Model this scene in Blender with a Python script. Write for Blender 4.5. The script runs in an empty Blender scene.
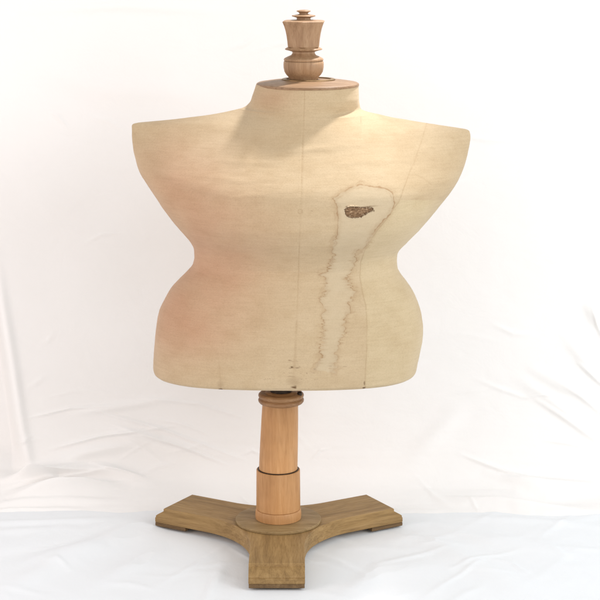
import bpy, bmesh, math, random
import numpy as np
from mathutils import Vector, Matrix

random.seed(7)
scene = bpy.context.scene
COL = scene.collection
PX = 0.0025                       # one photo pixel at the form's axis, in metres

# ------------------------------------------------------------------ camera
PHI = math.radians(12.0)
FPX = 1750.0
DIST = 4.375
ZC = 0.632
CS, SN = math.cos(PHI), math.sin(PHI)

cam_d = bpy.data.cameras.new("camera")
cam_d.sensor_width = 36.0
cam_d.lens = 36.0 * FPX / 600.0
cam_d.clip_end = 100.0
cam = bpy.data.objects.new("camera", cam_d)
cam.location = (0.0, -DIST * CS, ZC + DIST * SN)
cam.rotation_euler = (math.pi / 2 - PHI, 0, 0)
COL.objects.link(cam)
scene.camera = cam


def at(px, py, Y=0.0):
    """photo pixel -> world point on the vertical plane y = Y"""
    k = (300.0 - py) / FPX
    dz = (k * (DIST + Y * CS) - Y * SN) / (CS + k * SN)
    depth = DIST + Y * CS - dz * SN
    return (px - 300.0) / FPX * depth, Y, ZC + dz


def at_floor(px, py, Z=0.0):
    """photo pixel -> world point on the horizontal plane z = Z"""
    k = (300.0 - py) / FPX
    dz = Z - ZC
    Y = (k * (DIST - dz * SN) - dz * CS) / (SN - k * CS)
    depth = DIST + Y * CS - dz * SN
    return (px - 300.0) / FPX * depth, Y, Z


def proj(x, y, z):
    dz = z - ZC
    depth = DIST + y * CS - dz * SN
    v = y * SN + dz * CS
    return 300.0 + FPX * x / depth, 300.0 - FPX * v / depth


def zl(py):
    return at(300, py)[2]


# ------------------------------------------------------------------ numpy noise
def _hash(ix, iy, seed):
    h = (ix.astype(np.int64) * 374761393 + iy.astype(np.int64) * 668265263 + seed * 1442695041) & 0x7FFFFFFF
    h = ((h ^ (h >> 13)) * 1274126177) & 0x7FFFFFFF
    h = h ^ (h >> 16)
    return (h & 0xFFFF) / 65535.0


def vnoise(x, y, seed=0):
    x = np.asarray(x, float); y = np.asarray(y, float)
    ix = np.floor(x); iy = np.floor(y)
    fx = x - ix; fy = y - iy
    fx = fx * fx * fx * (fx * (fx * 6 - 15) + 10); fy = fy * fy * fy * (fy * (fy * 6 - 15) + 10)
    a = _hash(ix, iy, seed); b = _hash(ix + 1, iy, seed)
    c = _hash(ix, iy + 1, seed); d = _hash(ix + 1, iy + 1, seed)
    return ((a + (b - a) * fx) * (1 - fy) + (c + (d - c) * fx) * fy) * 2 - 1


def fbm(x, y, seed=0, octaves=4):
    s = 0; amp = 1.0; f = 1.0
    for o in range(octaves):
        s = s + amp * vnoise(x * f, y * f, seed + o * 17)
        amp *= 0.5; f *= 2.03
    return s / 1.9


def smooth(e0, e1, x):
    t = np.clip((x - e0) / (e1 - e0), 0, 1)
    return t * t * (3 - 2 * t)


def poly_dist(px, py, pts):
    """distance to a polyline and the fraction along it"""
    best = np.full(px.shape, 1e9); along = np.zeros(px.shape)
    n = len(pts) - 1
    for i in range(n):
        ax, ay = pts[i]; bx, by = pts[i + 1]
        dx, dy = bx - ax, by - ay
        L = dx * dx + dy * dy + 1e-9
        t = np.clip(((px - ax) * dx + (py - ay) * dy) / L, 0, 1)
        d = np.hypot(px - ax - t * dx, py - ay - t * dy)
        m = d < best
        best = np.where(m, d, best); along = np.where(m, (i + t) / n, along)
    return best, along


def inside(px, py, pts):
    r = np.zeros(px.shape, bool)
    n = len(pts)
    for i in range(n):
        x1, y1 = pts[i]; x2, y2 = pts[(i + 1) % n]
        c = (y1 > py) != (y2 > py)
        if y1 != y2:
            r ^= c & (px < (x2 - x1) * (py - y1) / (y2 - y1) + x1)
    return r


# ------------------------------------------------------------------ mesh helpers
def link(name, me, mat, parent=None, smooth_shade=True):
    o = bpy.data.objects.new(name, me)
    if mat: me.materials.append(mat)
    if smooth_shade:
        me.polygons.foreach_set("use_smooth", [True] * len(me.polygons))
    if parent: o.parent = parent
    COL.objects.link(o)
    return o


def grid_mesh(name, P, wrap=False):
    """P: rows x cols x 3"""
    R, C = P.shape[:2]
    idx = np.arange(R * C).reshape(R, C)
    if wrap:
        nx = np.roll(idx, -1, axis=1)
        a, b, c, d = idx[:-1], nx[:-1], nx[1:], idx[1:]
    else:
        a, b, c, d = idx[:-1, :-1], idx[:-1, 1:], idx[1:, 1:], idx[1:, :-1]
    q = np.stack([a, b, c, d], -1).reshape(-1, 4)
    me = bpy.data.meshes.new(name)
    me.vertices.add(R * C)
    me.vertices.foreach_set("co", P.reshape(-1).astype(np.float32))
    me.loops.add(q.size)
    me.loops.foreach_set("vertex_index", q.reshape(-1).astype(np.int32))
    me.polygons.add(len(q))
    me.polygons.foreach_set("loop_start", (np.arange(len(q)) * 4).astype(np.int32))
    me.update(calc_edges=True)
    return me


def attr(me, name, vals):
    a = me.attributes.new(name, 'FLOAT', 'POINT')
    a.data.foreach_set("value", np.asarray(vals, np.float32).reshape(-1))


def lathe(name, prof, loc, mat, parent, seg=96, lean=(0, 0), sharp=35):
    """prof: list of (radius, z) bottom to top; lean shifts the centre with height"""
    bm = bmesh.new()
    rings = []
    for r, z in prof:
        ring = []
        for i in range(seg):
            a = 2 * math.pi * i / seg
            ring.append(bm.verts.new((r * math.cos(a) + lean[0] * z, r * math.sin(a) + lean[1] * z, z)))
        rings.append(ring)
    for k in range(len(rings) - 1):
        for i in range(seg):
            j = (i + 1) % seg
            bm.faces.new((rings[k][i], rings[k][j], rings[k + 1][j], rings[k + 1][i]))
    bm.faces.new(list(reversed(rings[0]))); bm.faces.new(rings[-1])
    return finish(name, bm, mat, parent, loc, sharp)


def finish(name, bm, mat, parent, loc=(0, 0, 0), sharp=35):
    bmesh.ops.recalc_face_normals(bm, faces=bm.faces[:])
    me = bpy.data.meshes.new(name)
    bm.to_mesh(me); bm.free()
    o = link(name, me, mat, parent)
    me.set_sharp_from_angle(angle=math.radians(sharp))
    o.location = loc
    return o


# ------------------------------------------------------------------ materials
class NT:
    def __init__(self, name):
        self.m = bpy.data.materials.new(name); self.m.use_nodes = True
        self.t = self.m.node_tree
        self.b = self.t.nodes["Principled BSDF"]

    def n(self, typ, **kw):
        nd = self.t.nodes.new(typ)
        for k, v in kw.items(): setattr(nd, k, v)
        return nd

    def l(self, a, b): self.t.links.new(a, b)

    def tex(self, scale, vec=(1, 1, 1), detail=4, rough=0.55, rot=(0, 0, 0), coord="Object", dist=0.0):
        tc = self.n("ShaderNodeTexCoord"); mp = self.n("ShaderNodeMapping")
        mp.inputs["Scale"].default_value = vec; mp.inputs["Rotation"].default_value = rot
        nz = self.n("ShaderNodeTexNoise")
        nz.inputs["Scale"].default_value = scale; nz.inputs["Detail"].default_value = detail
        nz.inputs["Roughness"].default_value = rough; nz.inputs["Distortion"].default_value = dist
        self.l(tc.outputs[coord], mp.inputs["Vector"]); self.l(mp.outputs[0], nz.inputs["Vector"])
        return nz.outputs["Fac"]

    def attr(self, name):
        return self.n("ShaderNodeAttribute", attribute_name=name).outputs["Fac"]

    def ramp(self, fac, stops):
        r = self.n("ShaderNodeValToRGB")
        els = r.color_ramp.elements
        while len(els) < len(stops): els.new(0.5)
        for e, (p, c) in zip(els, stops):
            e.position = p; e.color = (*c, 1) if len(c) == 3 else c
        self.l(fac, r.inputs[0])
        return r.outputs[0]

    def mix(self, fac, a, b, blend='MIX'):
        x = self.n("ShaderNodeMix", data_type='RGBA', blend_type=blend)
        for v, s in ((fac, x.inputs[0]), (a, x.inputs[6]), (b, x.inputs[7])):
            if isinstance(v, (int, float)): s.default_value = v
            elif isinstance(v, tuple): s.default_value = (*v, 1)
            else: self.l(v, s)
        return x.outputs[2]

    def math(self, op, a, b=0.0):
        x = self.n("ShaderNodeMath", operation=op)
        for v, s in ((a, x.inputs[0]), (b, x.inputs[1])):
            if isinstance(v, (int, float)): s.default_value = v
            else: self.l(v, s)
        return x.outputs[0]

    def bump(self, h, strength, dist, prev=None):
        b = self.n("ShaderNodeBump")
        b.inputs["Strength"].default_value = strength; b.inputs["Distance"].default_value = dist
        self.l(h, b.inputs["Height"])
        if prev: self.l(prev, b.inputs["Normal"])
        return b.outputs[0]


def fabric_material():
    m = NT("aged linen")
    big = m.tex(5.0, (1, 1, 1.6), 3)
    streak = m.tex(22.0, (0.35, 0.35, 6.0), 4, 0.6)
    fine = m.tex(160.0, (0.12, 0.12, 2.4), 3, 0.7)
    spots = m.tex(75.0, (1, 1, 1.4), 4, 0.6)
    c = m.ramp(big, [(0.28, (0.455, 0.345, 0.212)), (0.5, (0.485, 0.375, 0.236)), (0.75, (0.515, 0.405, 0.264))])
    c = m.mix(m.math('MULTIPLY', m.attr("pink"), 0.85), c, (0.46, 0.25, 0.155))
    c = m.mix(m.math('MULTIPLY', m.attr("olive"), 0.5), c, (0.56, 0.47, 0.295))
    s = m.ramp(streak, [(0.30, (0.98, 0.976, 0.97)), (0.52, (1, 1, 1)), (0.72, (1.01, 1.01, 1.015))])
    c = m.mix(1.0, c, s, 'MULTIPLY')
    f = m.ramp(fine, [(0.32, (0.955, 0.95, 0.94)), (0.6, (1.012, 1.012, 1.012))])
    c = m.mix(1.0, c, f, 'MULTIPLY')
    speck = m.tex(330.0, (1, 1, 1), 3, 0.75)
    c = m.mix(1.0, c, m.ramp(speck, [(0.30, (0.90, 0.89, 0.875)), (0.52, (1, 1, 1)), (0.72, (1.04, 1.04, 1.04))]), 'MULTIPLY')
    mott = m.tex(17.0, (1, 1, 1.5), 5, 0.65)
    c = m.mix(1.0, c, m.ramp(mott, [(0.30, (0.935, 0.915, 0.885)), (0.55, (1, 1, 1)), (0.75, (1.02, 1.025, 1.035))]), 'MULTIPLY')
    foxing = m.ramp(spots, [(0.66, (0, 0, 0)), (0.78, (1, 1, 1))])
    fx = m.n("ShaderNodeRGBToBW"); m.l(foxing, fx.inputs[0])
    c = m.mix(m.math('MULTIPLY', fx.outputs[0], 0.30), c, (0.33, 0.21, 0.10))
    c = m.mix(m.math('MULTIPLY', m.attr("wash"), 0.48), c, (0.50, 0.425, 0.30))
    c = m.mix(m.attr("tide"), c, (0.26, 0.145, 0.06))
    c = m.mix(m.attr("ink"), c, (0.13, 0.075, 0.035))
    c = m.mix(m.attr("seam"), c, (0.30, 0.20, 0.10))
    c = m.mix(m.attr("tear"), c, (0.16, 0.085, 0.04))
    m.l(c, m.b.inputs["Base Color"])
    m.b.inputs["Roughness"].default_value = 0.85
    m.b.inputs["Specular IOR Level"].default_value = 0.18
    m.b.inputs["Sheen Weight"].default_value = 0.12
    m.b.inputs["Sheen Roughness"].default_value = 0.5
    weave = m.tex(480.0, (0.7, 0.7, 1.3), 3, 0.7)
    n1 = m.bump(weave, 0.45, 0.0008)
    n2 = m.bump(streak, 0.06, 0.0012, n1)
    m.l(n2, m.b.inputs["Normal"])
    return m.m


def wood_material(name, dark, mid, light, axis='Z', rough=0.5, scale=1.0, spec=0.35, wear=0.25, grain=0.8):
    m = NT(name)
    v = {'Z': (14, 14, 1.1), 'X': (1.1, 14, 14), 'Y': (14, 1.1, 14)}[axis]
    g = m.tex(5.0 * scale, v, 6, 0.62, dist=0.6)
    g2 = m.tex(26.0 * scale, v, 4, 0.6)
    big = m.tex(7.0 * scale, (1, 1, 1), 3)
    c = m.ramp(g, [(0.28, dark), (0.50, mid), (0.72, light)])
    f = m.ramp(g2, [(0.34, (0.72, 0.68, 0.62)), (0.52, (1, 1, 1)), (0.75, (1.06, 1.05, 1.03))])
    c = m.mix(grain, c, f, 'MULTIPLY')
    w = m.ramp(big, [(0.35, (0.80, 0.78, 0.76)), (0.65, (1.08, 1.06, 1.04))])
    c = m.mix(wear * 2, c, w, 'MULTIPLY')
    pores = m.tex(90.0 * scale, v, 3, 0.7)
    p = m.ramp(pores, [(0.30, (0.55, 0.48, 0.42)), (0.40, (1, 1, 1))])
    c = m.mix(grain * 0.75, c, p, 'MULTIPLY')
    m.l(c, m.b.inputs["Base Color"])
    r = m.ramp(g2, [(0.3, (rough + 0.15,) * 3), (0.7, (rough - 0.08,) * 3)])
    m.l(r, m.b.inputs["Roughness"])
    m.b.inputs["Specular IOR Level"].default_value = spec
    m.l(m.bump(g2, 0.25, 0.0012), m.b.inputs["Normal"])
    return m.m


def sheet_material(name, col, col2):
    m = NT(name)
    big = m.tex(3.0, (1, 1, 1), 3)
    c = m.ramp(big, [(0.35, col2), (0.65, col)])
    m.l(c, m.b.inputs["Base Color"])
    m.b.inputs["Roughness"].default_value = 0.9
    m.b.inputs["Specular IOR Level"].default_value = 0.1
    m.b.inputs["Sheen Weight"].default_value = 0.1
    w1 = m.tex(9.0, (1, 1, 1.3), 6, 0.6, dist=0.8)
    w2 = m.tex(420.0, (1, 1, 1), 2)
    n1 = m.bump(w2, 0.12, 0.0006)
    m.l(m.bump(w1, 0.16, 0.012, n1), m.b.inputs["Normal"])
    return m.m


def metal_material(name, col, rough):
    m = NT(name)
    g = m.tex(60.0, (1, 1, 1), 4)
    m.l(m.ramp(g, [(0.3, tuple(x * 0.6 for x in col)), (0.7, col)]), m.b.inputs["Base Color"])
    m.b.inputs["Metallic"].default_value = 0.85
    m.b.inputs["Roughness"].default_value = rough
    return m.m


M_FAB = fabric_material()
M_POST = wood_material("orange beech", (0.43, 0.215, 0.082), (0.50, 0.265, 0.108), (0.57, 0.32, 0.145), 'Z', 0.45, 1.0, 0.35, 0.42, 0.3)
M_LEG = wood_material("worn oak", (0.21, 0.125, 0.046), (0.30, 0.187, 0.072), (0.385, 0.25, 0.105), 'X', 0.55, 1.0, 0.35, 0.34, 0.5)
M_DISC = wood_material("worn oak disc", (0.225, 0.15, 0.062), (0.295, 0.20, 0.09), (0.365, 0.255, 0.125), 'X', 0.55, 1.0, 0.35, 0.3)
M_FOOT = wood_material("dark worn oak", (0.10, 0.06, 0.028), (0.165, 0.10, 0.045), (0.23, 0.15, 0.07), 'X', 0.6, 1.0, 0.3, 0.3)
M_FIN = wood_material("pale turned wood", (0.24, 0.138, 0.07), (0.33, 0.20, 0.108), (0.40, 0.26, 0.15), 'Z', 0.5, 1.0, 0.35, 0.2, 0.45)
M_CAP = wood_material("reddish turned wood", (0.21, 0.12, 0.06), (0.27, 0.163, 0.086), (0.33, 0.21, 0.12), 'X', 0.45, 1.0, 0.4, 0.2)
M_COLLAR = wood_material("brown turned wood", (0.22, 0.115, 0.05), (0.31, 0.165, 0.075), (0.42, 0.25, 0.12), 'X', 0.45, 1.0, 0.4, 0.2, 0.5)
M_DARK = metal_material("dull brass", (0.30, 0.20, 0.10), 0.45)
M_IRON = metal_material("dark iron", (0.06, 0.045, 0.035), 0.5)
M_WALL = sheet_material("warm white cotton", (0.842, 0.831, 0.816), (0.832, 0.819, 0.801))
M_FLOOR = sheet_material("cool white cotton", (0.785, 0.808, 0.824), (0.772, 0.797, 0.816))


def pad_material():
    m = NT("brown horsehair padding")
    a = m.tex(300, (0.45, 1, 1), 6, 0.75)
    m.l(m.ramp(a, [(0.3, (0.06, 0.028, 0.012)), (0.5, (0.235, 0.135, 0.066)), (0.68, (0.52, 0.36, 0.22))]), m.b.inputs["Base Color"])
    m.b.inputs["Roughness"].default_value = 0.9
    m.l(m.bump(a, 0.8, 0.002), m.b.inputs["Normal"])
    return m.m


M_PAD = pad_material()

# ------------------------------------------------------------------ the dress form
form = bpy.data.objects.new("dress_form", None)
bx = at(278.4, 540)[0]
form.location = (bx, 0, 0)
form["label"] = "antique linen dress form with water stain on turned wooden three-legged stand"
form["category"] = "dress form"
COL.objects.link(form)
form_inv = Matrix.Translation(Vector((-bx, 0, 0)))


def sub(P):
    """world array -> dress form coordinates"""
    Q = P.copy(); Q[..., 0] -= bx
    return Q


# silhouette of the torso (photo pixels)
Lc = [(80, 257), (84, 256.2), (88, 255), (95, 252.6), (101, 250.5), (105, 247), (107.5, 243), (109.2, 237), (110.6, 231), (112.6, 222), (115, 208), (117, 192), (119, 176),
      (120.5, 161), (121.5, 149), (122.6, 138), (124, 133), (126, 131.8), (136, 132), (148, 133.2), (158, 135.5), (168, 138.6),
      (172, 140.4), (184, 148.3), (196, 156.7), (210, 166.3), (221, 174.3), (231.7, 183.2), (241.7, 191), (248.3, 193.8), (256.7, 194.2),
      (263.3, 193), (271.7, 186.7), (280, 178.3), (288, 171.2), (300, 164), (310, 159.3), (323, 156.7), (337, 155.2), (353, 154.3), (364, 154), (368.5, 155.0), (370, 157)]
Rc = [(80, 358), (84, 358.5), (88, 358.7), (95, 358.9), (101, 359.2), (106, 360), (108.8, 361), (110.5, 364), (112, 369), (114.2, 379), (117, 391), (119.2, 405), (121, 415), (123, 428),
      (125.5, 445), (127.5, 458), (129, 466), (131, 469.5), (136, 470.6), (143, 469.8), (150, 468.3), (160, 465.8), (170, 462.3), (180.8, 456.7), (200.8, 441.7),
      (213.3, 431.7), (226.7, 420), (239, 408.3), (249, 399.3), (253, 397.6), (260, 397.0), (268, 397.8), (272.5, 400), (281.7, 406.7),
      (291.7, 413.3), (303.3, 418.3), (313.3, 421.3), (326.7, 422.7), (335, 422.2), (346.7, 420), (360, 417.3), (367, 415.5), (369, 414), (370, 412)]
Fb = [(80, 50), (95, 50.5), (104, 52), (112, 56), (125, 63), (138, 70.5), (150, 78.5), (165, 89), (178, 97.5), (190, 102.5), (202, 104.5), (214, 103), (228, 95),
      (240, 85), (250, 78), (260, 74), (275, 75), (300, 80), (330, 84), (355, 84), (367, 83), (370, 81)]
Bb = [(80, 50), (95, 50.5), (108, 53), (118, 58), (135, 66), (165, 74), (200, 74), (230, 66), (255, 60), (275, 68), (300, 84), (330, 92), (355, 92), (367, 91), (370, 89)]
Cx = [(80, 307.7), (100, 306), (130, 303), (190, 301), (240, 299), (275, 298), (310, 296.5), (350, 294.5), (370, 293)]
Nn = [(80, 2.0), (105, 2.0), (120, 2.15), (150, 2.3), (200, 2.3), (250, 2.2), (300, 2.4), (340, 2.7), (370, 2.8)]


def pchip(tab, x):
    """monotone cubic through the table"""
    t = np.array(tab, float); X, Y = t[:, 0], t[:, 1]
    h = np.diff(X); d = np.diff(Y) / h
    m = np.zeros(len(X))
    for i in range(1, len(X) - 1):
        if d[i - 1] * d[i] > 0:
            w1 = 2 * h[i] + h[i - 1]; w2 = h[i] + 2 * h[i - 1]
            m[i] = (w1 + w2) / (w1 / d[i - 1] + w2 / d[i])
    m[0], m[-1] = d[0], d[-1]
    x = np.clip(x, X[0], X[-1])
    k = np.clip(np.searchsorted(X, x) - 1, 0, len(h) - 1)
    s = (x - X[k]) / h[k]
    return ((1 + 2 * s) * (1 - s) ** 2 * Y[k] + s * (1 - s) ** 2 * h[k] * m[k] + s * s * (3 - 2 * s) * Y[k + 1] + s * s * (s - 1) * h[k] * m[k + 1])


# rows: dense where the shoulder line runs almost level
rows = np.concatenate([np.linspace(84, 106, 40, endpoint=False), np.linspace(106, 132, 150, endpoint=False),
                       np.linspace(132, 362, 420, endpoint=False), np.linspace(362, 370, 24)])
NF, NB = 760, 240
# angle: front half from left (pi) to right (2 pi), back half closing the loop
tf = np.linspace(math.pi, 2 * math.pi, NF, endpoint=False)
tb = np.linspace(0, math.pi, NB, endpoint=False)
th = np.concatenate([tf, tb])
ct, st = np.cos(th)[None, :], np.sin(th)[None, :]

# a tilted level field: the left shoulder sits a little higher than the right, so each side follows its own edge
xl = pchip(Lc, rows)[:, None]; xr = pchip(Rc, rows)[:, None]
cx = pchip(Cx, rows)[:, None]; n = pchip(Nn, rows)[:, None]
fb = pchip(Fb, rows)[:, None]; bb = pchip(Bb, rows)[:, None]
e = 2.0 / n
cxp = np.abs(ct) ** e * np.sign(ct); syp = np.abs(st) ** e * np.sign(st)
pxx = cx + np.where(ct < 0, (cx - xl) * cxp, (xr - cx) * cxp)
dep = np.where(st < 0, fb * syp, bb * syp)
# shoulders: thin along the ridge, filling out gradually towards chest and back
topL = np.array(sorted([(p[1], p[0]) for p in Lc if p[0] <= 126])); topR = np.array(sorted([(p[1], p[0]) for p in Rc if p[0] <= 136.5]))
ltop = np.where(pxx < cx, np.interp(pxx, topL[:, 0], topL[:, 1]), np.interp(pxx, topR[:, 0], topR[:, 1]))
ltop = np.maximum(ltop, 103.5)
off = np.where(pxx < cx, 256 - pxx, pxx - 359)
hh = 20.0 + 62.0 * smooth(-10, 75, off)
gg = np.sqrt(1 - np.exp(-2.4 * np.clip(rows[:, None] - ltop, 0, None) / hh))
aD = pchip([(80, 63), (100, 63.5), (106, 64.5), (110, 67.5), (116, 76), (124, 92), (132, 107), (140, 119), (150, 130), (165, 141), (180, 147), (205, 152), (230, 150), (370, 400)], rows)[:, None]
aS = np.where(ct < 0, cx - xl, xr - cx)
q = np.clip(np.abs(pxx - cx) / np.minimum(aS, aD), 0, 1)
prof2 = (1 - q ** n) ** (1 / n + (1.15 - 1 / n) * smooth(97, 122, rows[:, None]))
bS = np.where(st < 0, fb, bb)
A_ = bS * prof2
B_ = bS * np.abs(syp) * (0.15 + 0.85 * gg) * (0.74 + 0.26 * smooth(108, 185, rows[:, None]))
K_ = 0.5 + 13.5 * smooth(102, 119, rows[:, None]) - 12.0 * smooth(150, 192, rows[:, None])
dep = np.sign(st) * (0.5 * (A_ + B_ + np.sqrt((A_ - B_) ** 2 + K_ ** 2)) - 0.5 * K_)

Z = np.array([zl(r) for r in rows])[:, None] * np.ones_like(pxx)
SC = np.array([at(301, r)[0] for r in rows])[:, None]      # metres per pixel at that height on the axis plane
X = (pxx - 300.0) * SC
Yw = dep * SC
P = np.stack([X, Yw, Z], -1)


def normals(P):
    du = np.roll(P, -1, 1) - np.roll(P, 1, 1)
    dv = np.gradient(P, axis=0)
    N = np.cross(dv, du)
    N /= np.linalg.norm(N, axis=-1, keepdims=True) + 1e-12
    return N


N = normals(P)
cen = np.stack([np.mean(P[..., 0], 1), np.mean(P[..., 1], 1), np.mean(P[..., 2], 1)], -1)[:, None, :]
if np.mean(np.sum(N * (P - cen), -1)) < 0: N = -N
front = np.broadcast_to(st < 0.05, pxx.shape)
U, V = proj(P[..., 0], P[..., 1], P[..., 2])

# --- marks on the cloth
jx = 1.7 * fbm(U / 4.2, V / 4.2, 3, 4) + (2.2 * vnoise(U / 9.0, V / 3.4, 11) + 2.6 * vnoise(U / 7.0, V / 1.35, 13)) * smooth(226, 246, V)
jy = 1.1 * fbm(U / 5.0 + 40, V / 5.0, 5, 3)
Us, Vs = U + jx, V + jy
right_edge = [(334, 199), (341, 193.5), (349, 188.5), (360, 184.2), (372, 186.5), (385, 188), (392, 192), (394, 199), (395, 204), (390, 214),
              (384, 220), (378, 226), (373, 233), (369, 243), (362, 249), (356, 254), (354, 265), (350, 275), (346, 281), (354, 288), (355, 293), (351, 300),
              (350, 306), (348, 313), (346, 322), (345, 333), (340, 345), (336, 358), (337, 367), (334, 373)]
left_edge = [(334, 199), (336, 204), (338, 215), (338, 228), (336, 240), (331, 244), (333, 255), (330, 268), (325, 273), (320, 274),
             (326, 280), (323, 295), (321, 301), (325, 307), (323, 315), (324, 330), (322, 340), (321, 355), (318, 363), (314, 370)]
dR, aR = poly_dist(Us, Vs, right_edge)
dL, aL = poly_dist(Us, Vs, left_edge)
w = 0.5 + 0.9 * fbm(U / 6, V / 6, 21, 3)
w = np.clip(w, 0.0, 1.4)
brk = smooth(-0.45, 0.15, fbm(U / 6, V / 6, 31, 3))
fadeR = 1 - 0.5 * smooth(0.86, 1.0, aR)
top_soft = 1 - 0.35 * smooth(225, 240, V) * 0
tide = np.maximum(np.exp(-(dR / (0.38 + 0.42 * w)) ** 2) * fadeR, np.exp(-(dL / (0.38 + 0.42 * w)) ** 2) * (1 - 0.6 * smooth(0.9, 1.0, aL)))
tide = tide * (0.28 + 0.72 * brk) * 0.8
dB = np.minimum(dR, dL)
halo = (0.20 + 0.14 * fbm(U / 12, V / 9, 44, 3)) * np.exp(-(dB / 3.4) ** 2) + 0.22 * np.exp(-((dB - 2.6 - 1.2 * vnoise(U / 10, V / 10, 45)) / 0.6) ** 2) * smooth(0.0, 0.5, fbm(U / 9, V / 9, 46, 2))
tide = np.where(front, np.clip(np.maximum(tide, halo), 0, 0.85), 0)
ring = right_edge + left_edge[::-1]
wash = np.where(inside(Us, Vs, ring) & front, 1.0, 0.0) * (0.75 + 0.25 * fbm(U / 20, V / 20, 8, 3))

cf = [(304.6, 80), (303, 130), (301.5, 180), (300.4, 211), (299.2, 240), (298, 275), (296.8, 310), (295, 350), (294, 392)]
dC, aC = poly_dist(U + 0.25 * vnoise(U / 3, V / 6, 2), V, cf)
prin = [(427, 121), (421, 143), (415, 160), (409, 175), (398, 203), (386, 220), (377, 231), (366, 248), (361, 262), (360, 277), (363, 293), (366, 309), (367, 330), (366.5, 360), (365, 392)]
dP, aP = poly_dist(U + 0.5 * vnoise(U / 5, V / 14, 4), V, prin)
tuck = [(409, 175), (417, 175.5), (424, 179), (431, 184.5)]
dT, _ = poly_dist(U, V, tuck)
prinL = [(214, 330), (219, 360), (221, 392)]
dPL, aPL = poly_dist(U, V, prinL)
stitch = 0.55 + 0.45 * np.sign(np.sin(V * 2.1))
seam = 0.62 * np.exp(-(dC / 0.5) ** 2) * (0.45 + 0.3 * stitch * brk) * (0.35 + 0.65 * smooth(122, 150, V))
seam = np.maximum(seam, 0.36 * np.exp(-(dP / 0.6) ** 2) * (0.5 + 0.5 * brk))
seam = np.maximum(seam, 0.22 * np.exp(-(dT / 0.6) ** 2))
seam = np.maximum(seam, 0.18 * np.exp(-(dPL / 0.8) ** 2) * smooth(0.1, 0.8, aPL))
seam = np.where(front, seam, 0)
# little thread loop on the centre seam
dl = np.abs(np.hypot((U - 300.2), (V - 211.5) * 0.9) - 2.1)
seam = np.where(front, np.maximum(seam, 0.45 * np.exp(-(dl / 0.5) ** 2)), 0)

# faded maker's stamp: broken, unreadable print, and the tack marks on the bottom edge
ink = np.zeros(U.shape)
rs = np.random.RandomState(5)


def blot(x, y, rx, ry, a):
    global ink
    k_ = 1.0 if a <= 0.2 else 0.8
    d = ((U - x) / (rx * k_)) ** 2 + ((V - y) / (ry * k_)) ** 2
    if a <= 0.2:
        ink = np.maximum(ink, a * np.exp(-d ** 1.5)); return
    ink = np.maximum(ink, a * 1.15 * smooth(1.25, 0.35, d + 0.35 * vnoise(U / 0.9, V / 0.9, 61)))


for (x, y, rx, ry, a) in [(289.8, 360.4, 1.3, 0.9, .6), (291.8, 360.9, .6, 1.2, .5), (296.3, 361, 1.4, .9, .5), (291.6, 367.2, 1.7, 1.5, .9), (290.6, 368.4, .9, .8, .7),
                          (297.5, 367.8, 1.7, 1.0, .55), (299.6, 367, .8, .7, .35), (314.5, 369, 1.3, .9, .4)]:
    blot(x, y, rx, ry, a)
for x in np.arange(284, 316, 1.9):
    if rs.rand() < 0.72: blot(x + rs.uniform(-.4, .4), 373.2 + rs.uniform(-.5, .5), rs.uniform(.4, 1.0), rs.uniform(.4, .8), rs.uniform(.12, .5))
for x in np.arange(264, 318, 1.9):
    if rs.rand() < 0.62 and not (284 < x < 301 and rs.rand() < .5):
        blot(x + rs.uniform(-.4, .4), 379.2 + rs.uniform(-.4, .4), rs.uniform(.4, 1.0), rs.uniform(.4, .8), rs.uniform(.12, .5))
for x in np.arange(288, 300, 1.5):
    blot(x, 376.3, .9, .35, rs.uniform(.1, .4))
for (x, y, rx, ry, a) in [(294.5, 387.5, 2.6, 1.7, .85), (296.2, 386, 1.2, 1.4, .5), (364, 388.0, 2.2, 1.0, .95), (364.5, 383.5, 1.1, 3.2, .6), (220.6, 389.2, 2.6, 0.9, .95),
                          (294, 381.5, 6.5, 4.6, .20), (220.6, 384.5, 3.4, 3.6, .18), (330, 366, 3.5, .5, .25), (345, 366.5, 2.5, .6, .3), (312, 211, .9, .7, .3)]:
    blot(x, y, rx, ry, a)
ink = np.where(front, ink, 0)

# the tear over the bust
tear_poly = [(344.6, 211), (346, 207.6), (350, 206.2), (354, 206.8), (358, 207.3), (362, 207.3), (366, 207.2), (370, 206.8), (373.4, 208.2), (374, 210.5), (371, 212.2),
             (368.6, 212.6), (366.6, 213), (365.5, 215), (361.5, 216.6), (357, 218.2), (352, 218.4), (347.5, 217.0), (345, 214)]
tj = 1.15 * fbm(U / 1.9, V / 1.9, 50, 4)
t_in = inside(U + tj, V + tj * 0.7, tear_poly) & front
rip, ra = poly_dist(U, V + 0.2 * vnoise(U / 2, V / 2, 4), [(346, 206.6), (354, 206.2), (360, 207.4), (370, 206.4), (381, 205.6)])
rip_m = np.exp(-(rip / 0.5) ** 2) * (1 - smooth(0.75, 1.0, ra)) * 0.75
dEdge, _ = poly_dist(U, V, tear_poly + tear_poly[:1])
tear = np.where(front, np.maximum(np.where(t_in, 1.0, 0.0), rip_m), 0)

# soft tints: redder, darker patches down the left side and neck, an olive faded side panel with a sharp top edge
pn = 0.5 + 0.5 * fbm(U / 40, V / 34, 61, 4)
pink = np.exp(-(((U - 205) / 62) ** 2 + ((V - 262) / 70) ** 2)) * 0.9 + np.exp(-(((U - 178) / 45) ** 2 + ((V - 175) / 45) ** 2)) * 0.55
pink += np.exp(-(((U - 175) / 50) ** 2 + ((V - 330) / 40) ** 2)) * 0.55 + np.exp(-(((U - 272) / 22) ** 2 + ((V - 98) / 12) ** 2)) * 0.45
pink = np.clip(pink, 0, 1) * (0.55 + 0.6 * pn)
pink = np.where(front, np.clip(pink, 0, 1), 0.3)
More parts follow.
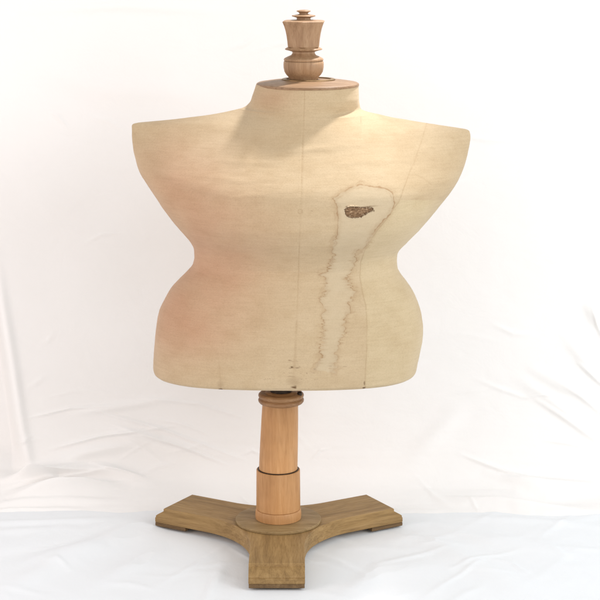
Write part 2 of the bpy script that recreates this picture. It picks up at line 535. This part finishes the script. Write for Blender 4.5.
# side of princess seam
pr_x = np.interp(V, [p[1] for p in prin], [p[0] for p in prin])
olive = smooth(-0.5, 0.6, U - pr_x) * smooth(199.6, 200.8, V + 0.2 * vnoise(U / 8, V / 8, 7))
olive *= 0.55 + 0.45 * pn
patch = smooth(-8, 12, U - pr_x) * np.exp(-((V - 205) / 14) ** 2) * smooth(199.6, 200.8, V) * smooth(434, 424, U)
olive = np.where(front, np.clip(0.8 * olive + 0.5 * patch, 0, 1), 0.2)

# --- relief: seams pulled in, slack cloth, the tear sunk below the cover
disp = np.zeros(U.shape)
disp += (0.0005 * np.exp(-(dC / 2.2) ** 2) - 0.0011 * np.exp(-(dC / 0.8) ** 2)) * front
disp -= 0.0007 * np.exp(-(dP / 1.4) ** 2) * front
disp -= 0.0002 * np.exp(-(dT / 1.0) ** 2) * front
disp += 0.0006 * fbm(X / 0.16, Z / 0.030, 71, 3) * smooth(100, 125, V)
disp += 0.0003 * fbm(X / 0.05 + 9, Z / 0.012, 77, 3)
disp += 0.0012 * fbm(X / 0.30 + 3, Z / 0.11, 79, 2) * smooth(110, 140, V)
for pts, amp, wd in [([(252, 158), (275, 152.5), (330, 148), (400, 139)], 0.0011, 3.0), ([(200, 158), (250, 163), (300, 163)], 0.0010, 3.2),
                     ([(180, 172), (240, 181), (290, 178)], 0.0009, 3.5), ([(310, 168), (360, 162), (420, 158)], 0.0008, 3.5),
                     ([(200, 205), (250, 196), (296, 192)], 0.0007, 3.0)]:
    d_, a_ = poly_dist(U, V, pts)
    disp += amp * np.exp(-(d_ / wd) ** 2) * np.sin(np.pi * np.clip(a_, 0, 1)) * front
disp = disp - np.where(t_in, 0.010 * smooth(0.0, 1.2, dEdge), 0)
disp += 0.0012 * np.exp(-(dEdge / 1.6) ** 2) * (~t_in) * front
disp -= 0.0016 * rip_m * front
P2 = P + N * disp[..., None]

me = grid_mesh("torso", sub(P2), wrap=True)
# close the open bottom (a flat board) and top under the cap
bmx = bmesh.new(); bmx.from_mesh(me); bmx.verts.ensure_lookup_table()
R_, C_ = P2.shape[:2]
bmx.faces.new([bmx.verts[i] for i in range(C_)])
bmx.faces.new([bmx.verts[(R_ - 1) * C_ + i] for i in reversed(range(C_))])
bmesh.ops.recalc_face_normals(bmx, faces=bmx.faces[:])
bmx.to_mesh(me); bmx.free()
for nm, vals in (("tide", tide), ("wash", wash), ("seam", seam), ("ink", ink), ("tear", tear), ("pink", pink), ("olive", olive)):
    attr(me, nm, vals)
torso = link("torso", me, M_FAB, form)
me.set_sharp_from_angle(angle=math.radians(50))

# horsehair padding seen in the tear, and the lifted lip of cloth above it
sel = np.argwhere(t_in)
r0, c0 = sel.min(0) - 2; r1, c1 = sel.max(0) + 3
Pp = P[r0:r1, c0:c1] - N[r0:r1, c0:c1] * 0.0034
uu, vv = U[r0:r1, c0:c1], V[r0:r1, c0:c1]
rough_n = 0.0016 * fbm(uu / 1.1, vv / 0.7, 90, 4) + 0.0012 * fbm(uu / 3.5, vv / 2.5, 92, 3)
ed = np.where(t_in[r0:r1, c0:c1], 0.0, -0.0035)
Pp = Pp + N[r0:r1, c0:c1] * (rough_n + ed)[..., None]
pad = link("padding", grid_mesh("padding", sub(Pp)), M_PAD, torso)


def surf(px_, py_):
    """surface point and normal of the torso front under a photo pixel"""
    d = (U - px_) ** 2 + (V - py_) ** 2 + np.where(front, 0, 1e6)
    i = np.unravel_index(np.argmin(d), d.shape)
    return P[i], N[i]


# lip: a thin curled strip along the upper edge
lip = []
lx = np.linspace(345.6, 358.5, 26)
for i, x in enumerate(lx):
    f = i / (len(lx) - 1)
    ytop = np.interp(x, [345, 350, 354, 360, 366, 372], [208.2, 206.0, 206.0, 206.9, 206.6, 206.0])
    h = 1.3 * math.sin(math.pi * f) + 0.1
    h *= 0.8 + 0.35 * math.sin(i * 2.3)
    col_ = []
    for k in range(5):
        g = k / 4
        p, nn = surf(x, ytop - 0.5 + g * h)
        col_.append(p + nn * (0.0004 + 0.0020 * math.sin(g * 1.9) * math.sin(math.pi * f)))
    lip.append(col_)
lip = np.array(lip).transpose(1, 0, 2)
lo = link("torn_lip", grid_mesh("torn_lip", sub(lip)), M_FAB, torso)
md = lo.modifiers.new("thickness", 'SOLIDIFY'); md.thickness = 0.0006
# loose brown fibres standing out of the tear
crv = bmesh.new()
for i in range(70):
    x = rs.uniform(346, 372); y = rs.uniform(207.5, 217.5)
    if not inside(np.array([x]), np.array([y]), tear_poly)[0]: continue
    p, nn = surf(x, y)
    p = p - nn * 0.003
    tdir = np.array([rs.uniform(-1, 1), rs.uniform(-.2, .2), rs.uniform(-.6, .4)]); tdir /= np.linalg.norm(tdir)
    L = rs.uniform(0.003, 0.009)
    prev = None
    for k in range(5):
        g = k / 4
        q = p + tdir * L * g + nn * (0.0032 * math.sin(g * 2.6))
        r = 0.00022
        cur = [crv.verts.new((q[0] - bx + r * math.cos(a), q[1] + r * 0.3, q[2] + r * math.sin(a))) for a in (0, 2.1, 4.2)]
        if prev:
            for j in range(3):
                crv.faces.new((prev[j], prev[(j + 1) % 3], cur[(j + 1) % 3], cur[j]))
        prev = cur
me_f = bpy.data.meshes.new("padding_fibre"); crv.to_mesh(me_f); crv.free()
fo = link("loose_fibre", me_f, M_PAD, torso)
fo["kind"] = "stuff"

# frayed threads of the cover hanging over the edge of the tear
thr = bmesh.new()
for i in range(26):
    k = rs.randint(len(tear_poly)); a_, b_ = tear_poly[k], tear_poly[(k + 1) % len(tear_poly)]
    g0 = rs.rand(); x, y = a_[0] + (b_[0] - a_[0]) * g0, a_[1] + (b_[1] - a_[1]) * g0
    ang = math.atan2(212 - y, 358 - x) + rs.uniform(-0.9, 0.9)
    L = rs.uniform(1.2, 4.2); bow = rs.uniform(-0.8, 0.8)
    prev = None
    for j in range(6):
        g = j / 5 - 0.15
        p, nn = surf(x + L * g * math.cos(ang) - bow * math.sin(3 * g) * math.sin(ang), y + L * g * math.sin(ang) + bow * math.sin(3 * g) * math.cos(ang))
        q = p + nn * (0.0004 + 0.0012 * math.sin(max(0, g) * 2.8))
        rr = 0.00026
        cur = [thr.verts.new((q[0] - bx + rr * math.cos(a), q[1] + rr * 0.4 * math.sin(a * 2), q[2] + rr * math.sin(a))) for a in (0, 2.1, 4.2)]
        if prev:
            for t in range(3):
                thr.faces.new((prev[t], prev[(t + 1) % 3], cur[(t + 1) % 3], cur[t]))
        prev = cur
me_t = bpy.data.meshes.new("frayed_thread"); thr.to_mesh(me_t); thr.free()
to_ = link("frayed_thread", me_t, M_FAB, torso)
to_["kind"] = "stuff"

# ------------------------------------------------------------------ neck cap
def rel(px, py):
    x, y, z = at(px, py); return (x - bx, 0.0, z)


S_n = at(301, 84)[0]
cx0, _, cz0 = rel(307.7, 84)
r = 51.2 * S_n
lathe("neck_cap", [(r * 0.985, -0.0045), (r * 1.0, -0.0038), (r * 1.004, -0.001), (r * 0.998, 0.0015), (r * 0.97, 0.0035), (r * 0.80, 0.0068), (r * 0.60, 0.0095), (r * 0.50, 0.0105), (r * 0.30, 0.0108)],
      (cx0, 0, cz0), M_CAP, form, 128, sharp=40)
# brass washer round the finial's spindle
wb = bmesh.new()
seg = 72
prof = [(0.064 * 1.0, 0.0), (0.0655, 0.0012), (0.0655, 0.0026), (0.063, 0.0036), (0.056, 0.0036), (0.0545, 0.0024), (0.0545, 0.0)]
rings = []
for r_, z_ in prof:
    rings.append([wb.verts.new((r_ * math.cos(2 * math.pi * i / seg), r_ * 0.9 * math.sin(2 * math.pi * i / seg), z_)) for i in range(seg)])
for k in range(len(rings)):
    a_, b_ = rings[k], rings[(k + 1) % len(rings)]
    for i in range(seg):
        j = (i + 1) % seg
        wb.faces.new((a_[i], a_[j], b_[j], b_[i]))
wx = rel(308.5, 80)[0]
finish("neck_ring", wb, M_DARK, form, (wx, 0, cz0 + 0.0098))

# ------------------------------------------------------------------ finial (turned, with an six-sided crown)
fin = bpy.data.objects.new("finial", None); fin.parent = form
fx, _, fz = rel(303.6, 80)
fin.location = (fx, 0, 0); COL.objects.link(fin)


def fz_(py): return rel(303.6, py)[2]


s = at(301, 45)[0]
lathe("bowl", [(14.0 * s, fz_(80)), (15.5 * s, fz_(76.5)), (17.4 * s, fz_(74.6)), (19.3 * s, fz_(71.5)), (20.1 * s, fz_(67.5)), (20.2 * s, fz_(64)), (20.0 * s, fz_(61.8)), (19.4 * s, fz_(61.0))],
      (0, 0, 0), M_FIN, fin, 96)
lathe("bowl_lip", [(18.0 * s, fz_(61.2)), (19.6 * s, fz_(60.6)), (19.9 * s, fz_(59.4)), (19.5 * s, fz_(58.4)), (17.0 * s, fz_(57.0)), (12.5 * s, fz_(55.0)), (11.2 * s, fz_(53.2)), (11.4 * s, fz_(51.6)), (12.5 * s, fz_(51.0))],
      (0, 0, 0), M_FIN, fin, 96)
lathe("waist_ring", [(12.0 * s, fz_(51.4)), (15.5 * s, fz_(50.3)), (18.4 * s, fz_(49.6)), (18.8 * s, fz_(49.0)), (18.2 * s, fz_(48.4)), (16.0 * s, fz_(47.2)), (15.0 * s, fz_(46))],
      (0, 0, 0), M_FIN, fin, 96)
# crown
cb = bmesh.new()
cprof = [(15.2, 46.8), (15.5, 44), (15.9, 40), (16.6, 35), (17.6, 30), (18.9, 25.5), (20.4, 21.9), (20.5, 21.3), (19.9, 20.9), (17.0, 20.3), (8.0, 19.8)]
rings = []
for r_, py in cprof:
    rr = r_ * s / math.cos(math.pi / 6)
    rings.append([cb.verts.new((rr * math.cos(2 * math.pi * (i - 1.5) / 6), rr * math.sin(2 * math.pi * (i - 1.5) / 6), fz_(py))) for i in range(6)])
for k in range(len(rings) - 1):
    for i in range(6):
        j = (i + 1) % 6
        cb.faces.new((rings[k][i], rings[k][j], rings[k + 1][j], rings[k + 1][i]))
cb.faces.new(list(reversed(rings[0]))); cb.faces.new(rings[-1])
crown = finish("crown", cb, M_FIN, fin, sharp=25)
crown.rotation_euler = (0, 0, math.radians(-3))
bv = crown.modifiers.new("bevel", 'BEVEL'); bv.width = 0.0008; bv.segments = 2; bv.limit_method = 'ANGLE'; bv.angle_limit = math.radians(25)
lathe("top_ring", [(7.5 * s, fz_(20.2)), (6.9 * s, fz_(19.0)), (7.0 * s, fz_(17.6)), (9.5 * s, fz_(16.9)), (11.6 * s, fz_(16.3)), (11.9 * s, fz_(15.8)), (11.4 * s, fz_(15.3)), (7.0 * s, fz_(14.6)), (4.6 * s, fz_(14.0))],
      (0, 0, 0), M_FIN, fin, 72)
lathe("button", [(4.4 * s, fz_(14.4)), (4.3 * s, fz_(13.2)), (5.2 * s, fz_(12.2)), (6.9 * s, fz_(11.5)), (7.1 * s, fz_(11.0)), (6.6 * s, fz_(10.5)), (4.0 * s, fz_(9.9)), (1.0 * s, fz_(9.7))],
      (0, 0, 0), M_FIN, fin, 72)

# ------------------------------------------------------------------ stand
stand = bpy.data.objects.new("stand", None); stand.parent = form; COL.objects.link(stand)
ZT = 0.0525                       # top of the leg boards


def pz(py): return rel(278, py)[2]


# floor disc under the post
lathe("disc", [(43.4 * PX, ZT + 0.0003), (44.0 * PX, ZT + 0.0012), (44.0 * PX, ZT + 0.0055), (43.4 * PX, ZT + 0.0072), (42.4 * PX, ZT + 0.0078), (10 * PX, ZT + 0.0080)],
      (0, 0, 0), M_DISC, stand, 128)
zd = ZT + 0.008
lathe("foot_ring", [(22.8 * PX, zd), (23.4 * PX, zd + 0.001), (23.6 * PX, zd + 0.012), (23.3 * PX, zd + 0.022), (22.7 * PX, zd + 0.0255), (22.0 * PX, zd + 0.0262)],
      (0, 0, 0), M_POST, stand, 96)
z0 = zd + 0.0265; z1 = pz(469)
lathe("sleeve", [(22.2 * PX, 0), (22.6 * PX, 0.0012), (22.5 * PX, 0.05), (22.3 * PX, z1 - z0 - 0.004), (22.2 * PX, z1 - z0 - 0.001), (21.7 * PX, z1 - z0), (18.9 * PX, z1 - z0), (18.9 * PX, z1 - z0 - 0.006)],
      (0, 0, z0), M_POST, stand, 96, lean=(0.000, 0))
# dark rim of the sleeve
lathe("sleeve_rim", [(20.4 * PX, 0), (21.0 * PX, 0.0006), (21.0 * PX, 0.0018), (20.4 * PX, 0.0022), (19.0 * PX, 0.0022)], (0, 0, z1), M_IRON, stand, 96)
# tapering post leaning a hair to the right
h = pz(399) - z1
bm_lean = (2.4 * PX / h, 0)
post_prof = [(19.7 * PX, -0.004), (19.6 * PX, h * 0.1), (19.3 * PX, h * 0.35), (18.7 * PX, h * 0.7), (18.15 * PX, h * 0.93), (18.0 * PX, h)]
lathe("post", post_prof, (0, 0, z1), M_POST, stand, 96, lean=bm_lean)
tx = 2.4 * PX
zc_ = z1 + h
lathe("collar", [(18.0 * PX, -0.012), (19.6 * PX, -0.010), (21.8 * PX, -0.0085), (22.9 * PX, -0.005), (23.2 * PX, -0.001), (22.6 * PX, 0.002), (21.6 * PX, 0.0035), (21.4 * PX, 0.005),
                 (22.6 * PX, 0.0065), (23.1 * PX, 0.010), (22.8 * PX, 0.0135), (21.6 * PX, 0.0165), (19.4 * PX, 0.018), (17.6 * PX, 0.0165), (16.4 * PX, 0.0165), (15.4 * PX, 0.019), (14.2 * PX, 0.020)],
      (tx + 0.7 * PX, 0, zc_), M_COLLAR, stand, 96, sharp=50)
lathe("spindle", [(11.0 * PX, 0), (10.5 * PX, 0.06), (10.5 * PX, zl(369) - zc_ + 0.012)], (tx + 0.7 * PX, 0, zc_ + 0.005), M_IRON, stand, 48)
# little thumb screw on the collar
lathe("thumb_screw", [(0.004, 0), (0.006, 0.002), (0.006, 0.008), (0.0045, 0.010), (0.0025, 0.011)], (tx + 19.5 * PX, -0.020, zc_ + 0.014), M_IRON, stand, 24)

# legs: three boards meeting under the disc, each with a foot pad
HW = 27.0 * PX
R_f = 96 * PX
LT = 123.5 * PX                     # where the top of the board ends
tan60 = math.tan(math.radians(60))


def leg_outline(L, inset=0.0):
    """plan of one leg (x along it): joint at the centre, concave flanks"""
    pts = [(0.0, 0.0)]
    ut = HW / tan60 + R_f / tan60
    # arc centre on the bisector
    dc = (HW + R_f) / math.sin(math.radians(60))
    cxp_, cyp_ = dc * math.cos(math.radians(60)), dc * math.sin(math.radians(60))
    side = []
    a0 = math.radians(240); a1 = math.radians(270)
    for k in range(15):
        a = a0 + (a1 - a0) * k / 14
        side.append((cxp_ + (R_f + inset) * math.cos(a), cyp_ + (R_f + inset) * math.sin(a)))
    side.append((L, side[-1][1]))
    left = side
    right = [(x, -y) for x, y in reversed(side)]
    return pts, left, right


def make_leg(angle):
    bm = bmesh.new()

    def layer(L, inset, z):
        p, l, r_ = leg_outline(L, inset)
        return [bm.verts.new((x, y, z)) for x, y in p + r_[::-1][::1][:0] + l + r_]
    # levels: bottom of board up to its top with a moulded end
    lv = [(LT + 0.0275, 0.0008, 0.0105), (LT + 0.0285, 0.0, 0.0115), (LT + 0.0285, 0.0, 0.0232), (LT + 0.0275, 0.0003, 0.0238), (LT + 0.026, 0.0004, 0.0245), (LT + 0.0265, 0.0, 0.026), (LT + 0.0255, 0.0, 0.0295), (LT + 0.020, 0.0, 0.0335), (LT + 0.010, 0.0, 0.0395), (LT + 0.0035, 0.0, 0.0435),
          (LT + 0.0015, 0.0, 0.0440), (LT + 0.001, 0.0, 0.0510), (LT - 0.0005, 0.0012, ZT)]
    rings = [layer(*a) for a in lv]
    nn = len(rings[0])
    for k in range(len(rings) - 1):
        for i in range(nn):
            j = (i + 1) % nn
            bm.faces.new((rings[k][i], rings[k][j], rings[k + 1][j], rings[k + 1][i]))
    bm.faces.new(list(reversed(rings[0]))); bm.faces.new(rings[-1])
    leg = finish("leg", bm, M_LEG, stand, sharp=28)
    leg.rotation_euler = (0, 0, angle)
    # foot pad
    fb_ = bmesh.new()
    prof = [(0.0, 0.0006), (0.0012, 0.0), (0.023, 0.0), (0.0244, 0.0006)]
    x0, x1 = LT - 0.066, LT + 0.0288
    outl = [(x0, -HW * 0.99), (x1, -HW * 0.99), (x1, HW * 0.99), (x0, HW * 0.99)]
    rg = []
    for z_, ins in [(0.0, 0.0012), (0.0012, 0.0), (0.0088, 0.0), (0.0102, 0.0014)]:
        rg.append([fb_.verts.new((x + (ins if x == x0 else -ins), y + (ins if y < 0 else -ins), z_)) for x, y in outl])
    for k in range(3):
        for i in range(4):
            j = (i + 1) % 4
            fb_.faces.new((rg[k][i], rg[k][j], rg[k + 1][j], rg[k + 1][i]))
    fb_.faces.new(list(reversed(rg[0]))); fb_.faces.new(rg[-1])
    finish("foot", fb_, M_FOOT, leg)
    return leg


for a in (-90, 30, 150):
    make_leg(math.radians(a))

# ------------------------------------------------------------------ sheets
# floor sheet
fxs = np.concatenate([np.linspace(-2.4, -1.05, 60, endpoint=False), np.linspace(-1.05, 1.05, 800), np.linspace(1.08, 2.6, 60)]); fys = np.concatenate([np.linspace(0.75, -0.5, 620, endpoint=False), np.linspace(-0.5, -2.6, 160)])
FX, FY = np.meshgrid(fxs, fys)
FU, FV = proj(FX, FY, np.zeros_like(FX))
dist0 = np.hypot(FX - bx, FY)
calm = smooth(0.30, 0.62, dist0)


def ridge(U_, V_, pts, w, taper=True):
    d, a = poly_dist(U_, V_, pts)
    g = np.exp(-(d / w) ** 2)
    return g * (np.sin(np.pi * np.clip(a, 0, 1)) ** 1.3 if taper else 1)


FZ = 0.004 * fbm(FX / 0.45, FY / 0.32, 101, 4) * (0.15 + 0.85 * calm) + 0.0018 * fbm((FX + FY) / 0.12, (FY - FX) / 0.5, 107, 3) * (0.2 + 0.8 * calm)
for pts, hgt, w in [([(-20, 600), (60, 560), (130, 530), (170, 520)], 0.010, 9), ([(0, 566), (60, 552), (110, 545)], 0.006, 6), ([(80, 590), (140, 560), (170, 545)], 0.005, 7),
                    ([(410, 530), (470, 560), (560, 600)], 0.006, 9), ([(430, 525), (520, 545), (640, 565)], 0.005, 7), ([(200, 610), (225, 560)], 0.004, 6),
                    ([(330, 600), (380, 570), (460, 560)], 0.004, 8), ([(-30, 521), (40, 521), (130, 516)], 0.006, 2.6), ([(-30, 530), (30, 528), (80, 524)], 0.004, 3), ([(440, 516), (520, 519), (620, 526)], 0.004, 3)]:
    FZ += 1.7 * hgt * ridge(FU, FV, pts, w)
rf = np.random.RandomState(31)
for i in range(60):
    x0_ = rf.uniform(-30, 620); y0_ = rf.uniform(512, 605)
    a_ = rf.choice([rf.normal(-0.30, 0.15), rf.normal(0.30, 0.15), rf.normal(0, .1)]); L_ = rf.uniform(30, 130); bend = rf.uniform(-5, 5)
    pts = [(x0_, y0_), (x0_ + L_ / 2 * math.cos(a_), y0_ + L_ / 2 * math.sin(a_) + bend), (x0_ + L_ * math.cos(a_), y0_ + L_ * math.sin(a_))]
    FZ += rf.uniform(0.0010, 0.0038) * ridge(FU, FV, pts, rf.uniform(1.6, 4.0))
FZ = FZ - 0.006
FZ = np.minimum(FZ, -0.0006 + np.where(dist0 < 0.36, 0, 0.02 * smooth(0.36, 0.5, dist0)))
floor = link("floor", grid_mesh("floor", np.stack([FX, FY, FZ], -1)), M_FLOOR)
floor["kind"] = "structure"

# hanging sheet: its hem lies on the floor behind the stand, then it sweeps up and leans back
sx = np.linspace(-1.5, 1.7, 1250); ss = np.linspace(0, 1, 640)
hem = 0.212
prof = [(hem, -0.016), (hem + 0.03, -0.005), (hem + 0.09, 0.008), (hem + 0.14, 0.024), (hem + 0.18, 0.055), (hem + 0.205, 0.11), (hem + 0.225, 0.19), (hem + 0.245, 0.30), (hem + 0.30, 0.60), (hem + 0.37, 1.0), (hem + 0.46, 1.55)]
pa = np.array(prof)
sl = np.concatenate([[0], np.cumsum(np.hypot(np.diff(pa[:, 0]), np.diff(pa[:, 1])))])
t_rows = np.concatenate([np.linspace(0, 0.42, 300, endpoint=False), np.linspace(0.42, sl[-1], 340)])
WY = pchip(list(zip(sl, pa[:, 0])), t_rows); WZ = pchip(list(zip(sl, pa[:, 1])), t_rows)
tg = np.stack([np.gradient(WY, t_rows), np.gradient(WZ, t_rows)], -1); tg /= np.linalg.norm(tg, axis=1, keepdims=True)
NY, NZ = -tg[:, 1], tg[:, 0]
WX, WYg = np.meshgrid(sx, WY); _, WZg = np.meshgrid(sx, WZ); _, Tg = np.meshgrid(sx, t_rows)
_, NYg = np.meshgrid(sx, NY); _, NZg = np.meshgrid(sx, NZ)
WU, WV = proj(WX, WYg, WZg)
upper = smooth(0.15, 0.5, Tg)
D = 0.010 * fbm(WX / 0.6, Tg / 0.8, 201, 3) * upper + 0.0022 * fbm(WX / 0.22 + Tg / 0.3, Tg / 0.16, 205, 4) + 0.004 * fbm(WX / 0.35, Tg / 0.06, 209, 3) * (1 - upper) * smooth(0.0, 0.05, Tg)
# folds seen in the photograph, modelled as raised or sunken creases of the cloth
folds = [([(60, 415), (110, 408), (190, 396)], 0.006, 4), ([(95, 428), (150, 436), (250, 462)], 0.008, 4.5), ([(30, 470), (90, 452), (150, 440)], 0.010, 6),
         ([(60, 470), (110, 470), (160, 484)], 0.010, 6), ([(0, 484), (40, 474), (90, 470)], 0.020, 7), ([(0, 497), (60, 493), (130, 486)], 0.018, 6), ([(20, 478), (60, 480)], 0.014, 5),
         ([(505, 370), (545, 396), (575, 418), (610, 452)], 0.007, 6), ([(520, 362), (560, 385), (610, 405)], 0.006, 6), ([(560, 330), (585, 362), (610, 380)], 0.006, 6),
         ([(480, 472), (530, 486), (560, 492)], 0.010, 5), ([(430, 500), (500, 503), (600, 513)], 0.010, 4), ([(500, 477), (545, 483), (620, 488)], 0.012, 4),
         ([(400, 470), (440, 430), (470, 400)], 0.006, 10), ([(0, 12), (120, 6), (240, 12)], 0.006, 5), ([(20, 60), (100, 90), (220, 95)], 0.005, 12),
         ([(480, 60), (540, 110), (610, 140)], 0.004, 12), ([(585, 300), (600, 330)], 0.006, 5)]
for pts, hgt, w in folds:
    D += 1.35 * hgt * ridge(WU, WV, pts, w)
D *= 1 + 0.9 * smooth(455, 470, WV) * smooth(170, 60, WU)
D -= 0.010 * ridge(WU, WV, [(515, 492), (545, 499), (620, 500)], 5.0)           # pocket of shade low on the right
D -= 0.014 * ridge(WU, WV, [(-20, 517), (40, 516), (90, 512)], 4)
# fine creases
rc = np.random.RandomState(12)
fine = [([(70, 404), (160, 428), (255, 464)], 0.0045, 1.8), ([(100, 420), (180, 446), (235, 468)], 0.004, 1.6), ([(40, 452), (100, 436), (190, 424)], 0.0045, 1.8), ([(88, 462), (150, 480)], 0.005, 1.8),
        ([(20, 420), (70, 408), (130, 404)], 0.0035, 1.6), ([(120, 395), (200, 404), (250, 420)], 0.003, 1.8), ([(525, 392), (560, 415), (605, 447)], 0.0035, 2.6), ([(545, 372), (580, 396), (610, 420)], 0.003, 2.4),
        ([(575, 360), (610, 392)], 0.005, 1.8), ([(590, 300), (597, 325), (606, 345)], 0.004, 1.8), ([(455, 452), (500, 470), (548, 486)], 0.005, 2.0), ([(440, 497), (510, 503), (600, 510)], 0.004, 1.6),
        ([(10, 478), (50, 470), (90, 461)], 0.006, 2.0), ([(0, 490), (50, 484), (110, 470)], 0.007, 2.0), ([(-30, 504), (40, 503), (120, 500)], 0.008, 2.4), ([(-30, 509), (30, 509), (90, 507)], 0.006, 1.8), ([(5, 500), (70, 494), (140, 480)], 0.006, 1.8)]
for i in range(46):
    x0_ = rc.uniform(-20, 620); y0_ = rc.uniform(330, 500) if i % 3 else rc.uniform(10, 330)
    a_ = rc.choice([rc.normal(-0.35, 0.25), rc.normal(0.45, 0.2)]); L_ = rc.uniform(25, 90)
    bend = rc.uniform(-6, 6)
    fine.append(([(x0_, y0_), (x0_ + L_ / 2 * math.cos(a_), y0_ + L_ / 2 * math.sin(a_) + bend), (x0_ + L_ * math.cos(a_), y0_ + L_ * math.sin(a_))], rc.uniform(0.0008, 0.0024), rc.uniform(1.4, 2.8)))
for pts, hgt, w in fine:
    D += 1.7 * hgt * ridge(WU, WV, pts, w)
# far left: the sheet's side turns away behind a soft vertical edge
edge_x = np.interp(WV, [230, 300, 360, 420, 465, 480], [-14, -4, 6, 15, 23, 30])
pleat = smooth(4, -15, WU - edge_x) * smooth(-75, -55, WU)
D -= 0.12 * pleat * smooth(482, 440, WV) * smooth(215, 330, WV)
D += 0.010 * np.exp(-((WU - edge_x - 7) / 5) ** 2) * smooth(478, 455, WV) * smooth(230, 330, WV)
hem_w = (0.035 * fbm(sx / 0.35, sx * 0, 301, 3) + 0.006 * fbm(sx / 0.05, sx * 0, 305, 2))[None, :] * smooth(0.14, 0.0, Tg)
Pw = np.stack([WX, WYg + hem_w + NYg * D, WZg + NZg * D], -1)
wall = link("backdrop", grid_mesh("backdrop", Pw), M_WALL)
wall["kind"] = "structure"

# ------------------------------------------------------------------ light
world = bpy.data.worlds.new("World"); scene.world = world
world.use_nodes = True
bg = world.node_tree.nodes["Background"]
wt = world.node_tree
tc_ = wt.nodes.new("ShaderNodeTexCoord"); sp_ = wt.nodes.new("ShaderNodeSeparateXYZ"); cr_ = wt.nodes.new("ShaderNodeValToRGB")
wt.links.new(tc_.outputs["Generated"], sp_.inputs[0]); wt.links.new(sp_.outputs[2], cr_.inputs[0]); wt.links.new(cr_.outputs[0], bg.inputs["Color"])
cr_.color_ramp.elements[0].position = 0.0; cr_.color_ramp.elements[0].color = (1.05, 0.995, 0.955, 1)
cr_.color_ramp.elements[1].position = 0.75; cr_.color_ramp.elements[1].color = (0.925, 0.965, 1.0, 1)
bg.inputs["Strength"].default_value = 0.90


def area(name, loc, target, size, energy, color, shape='DISK'):
    l = bpy.data.lights.new(name, 'AREA'); l.shape = shape; l.size = size; l.energy = energy; l.color = color
    o = bpy.data.objects.new(name, l); o.location = loc
    o.rotation_euler = (Vector(target) - Vector(loc)).to_track_quat('-Z', 'Y').to_euler()
    COL.objects.link(o)
    return o


chest = Vector((0.06, -0.17, 1.12))
kd = Vector((0.37, 0.365, 1.0))
kl = bpy.data.lights.new("key_lamp", 'SPOT')
kl.energy = 390; kl.color = (1.0, 0.965, 0.96); kl.shadow_soft_size = 0.085
kl.spot_size = math.radians(21.5); kl.spot_blend = 1.0
ko = bpy.data.objects.new("key_lamp", kl); ko.location = chest + kd * 2.1
ko.rotation_euler = (chest - ko.location).to_track_quat('-Z', 'Y').to_euler()
COL.objects.link(ko)
area("window_right", (2.6, -2.2, 1.9), (0, 0, 0.6), 2.0, 66, (0.985, 0.99, 1.0))
area("room_left", (-2.6, -1.6, 1.3), (0, 0, 0.6), 1.6, 27, (1.0, 0.80, 0.73))

# ------------------------------------------------------------------ view
scene.view_settings.view_transform = 'Standard'
scene.view_settings.look = 'None'
scene.view_settings.exposure = 0.0
scene.view_settings.gamma = 1.0
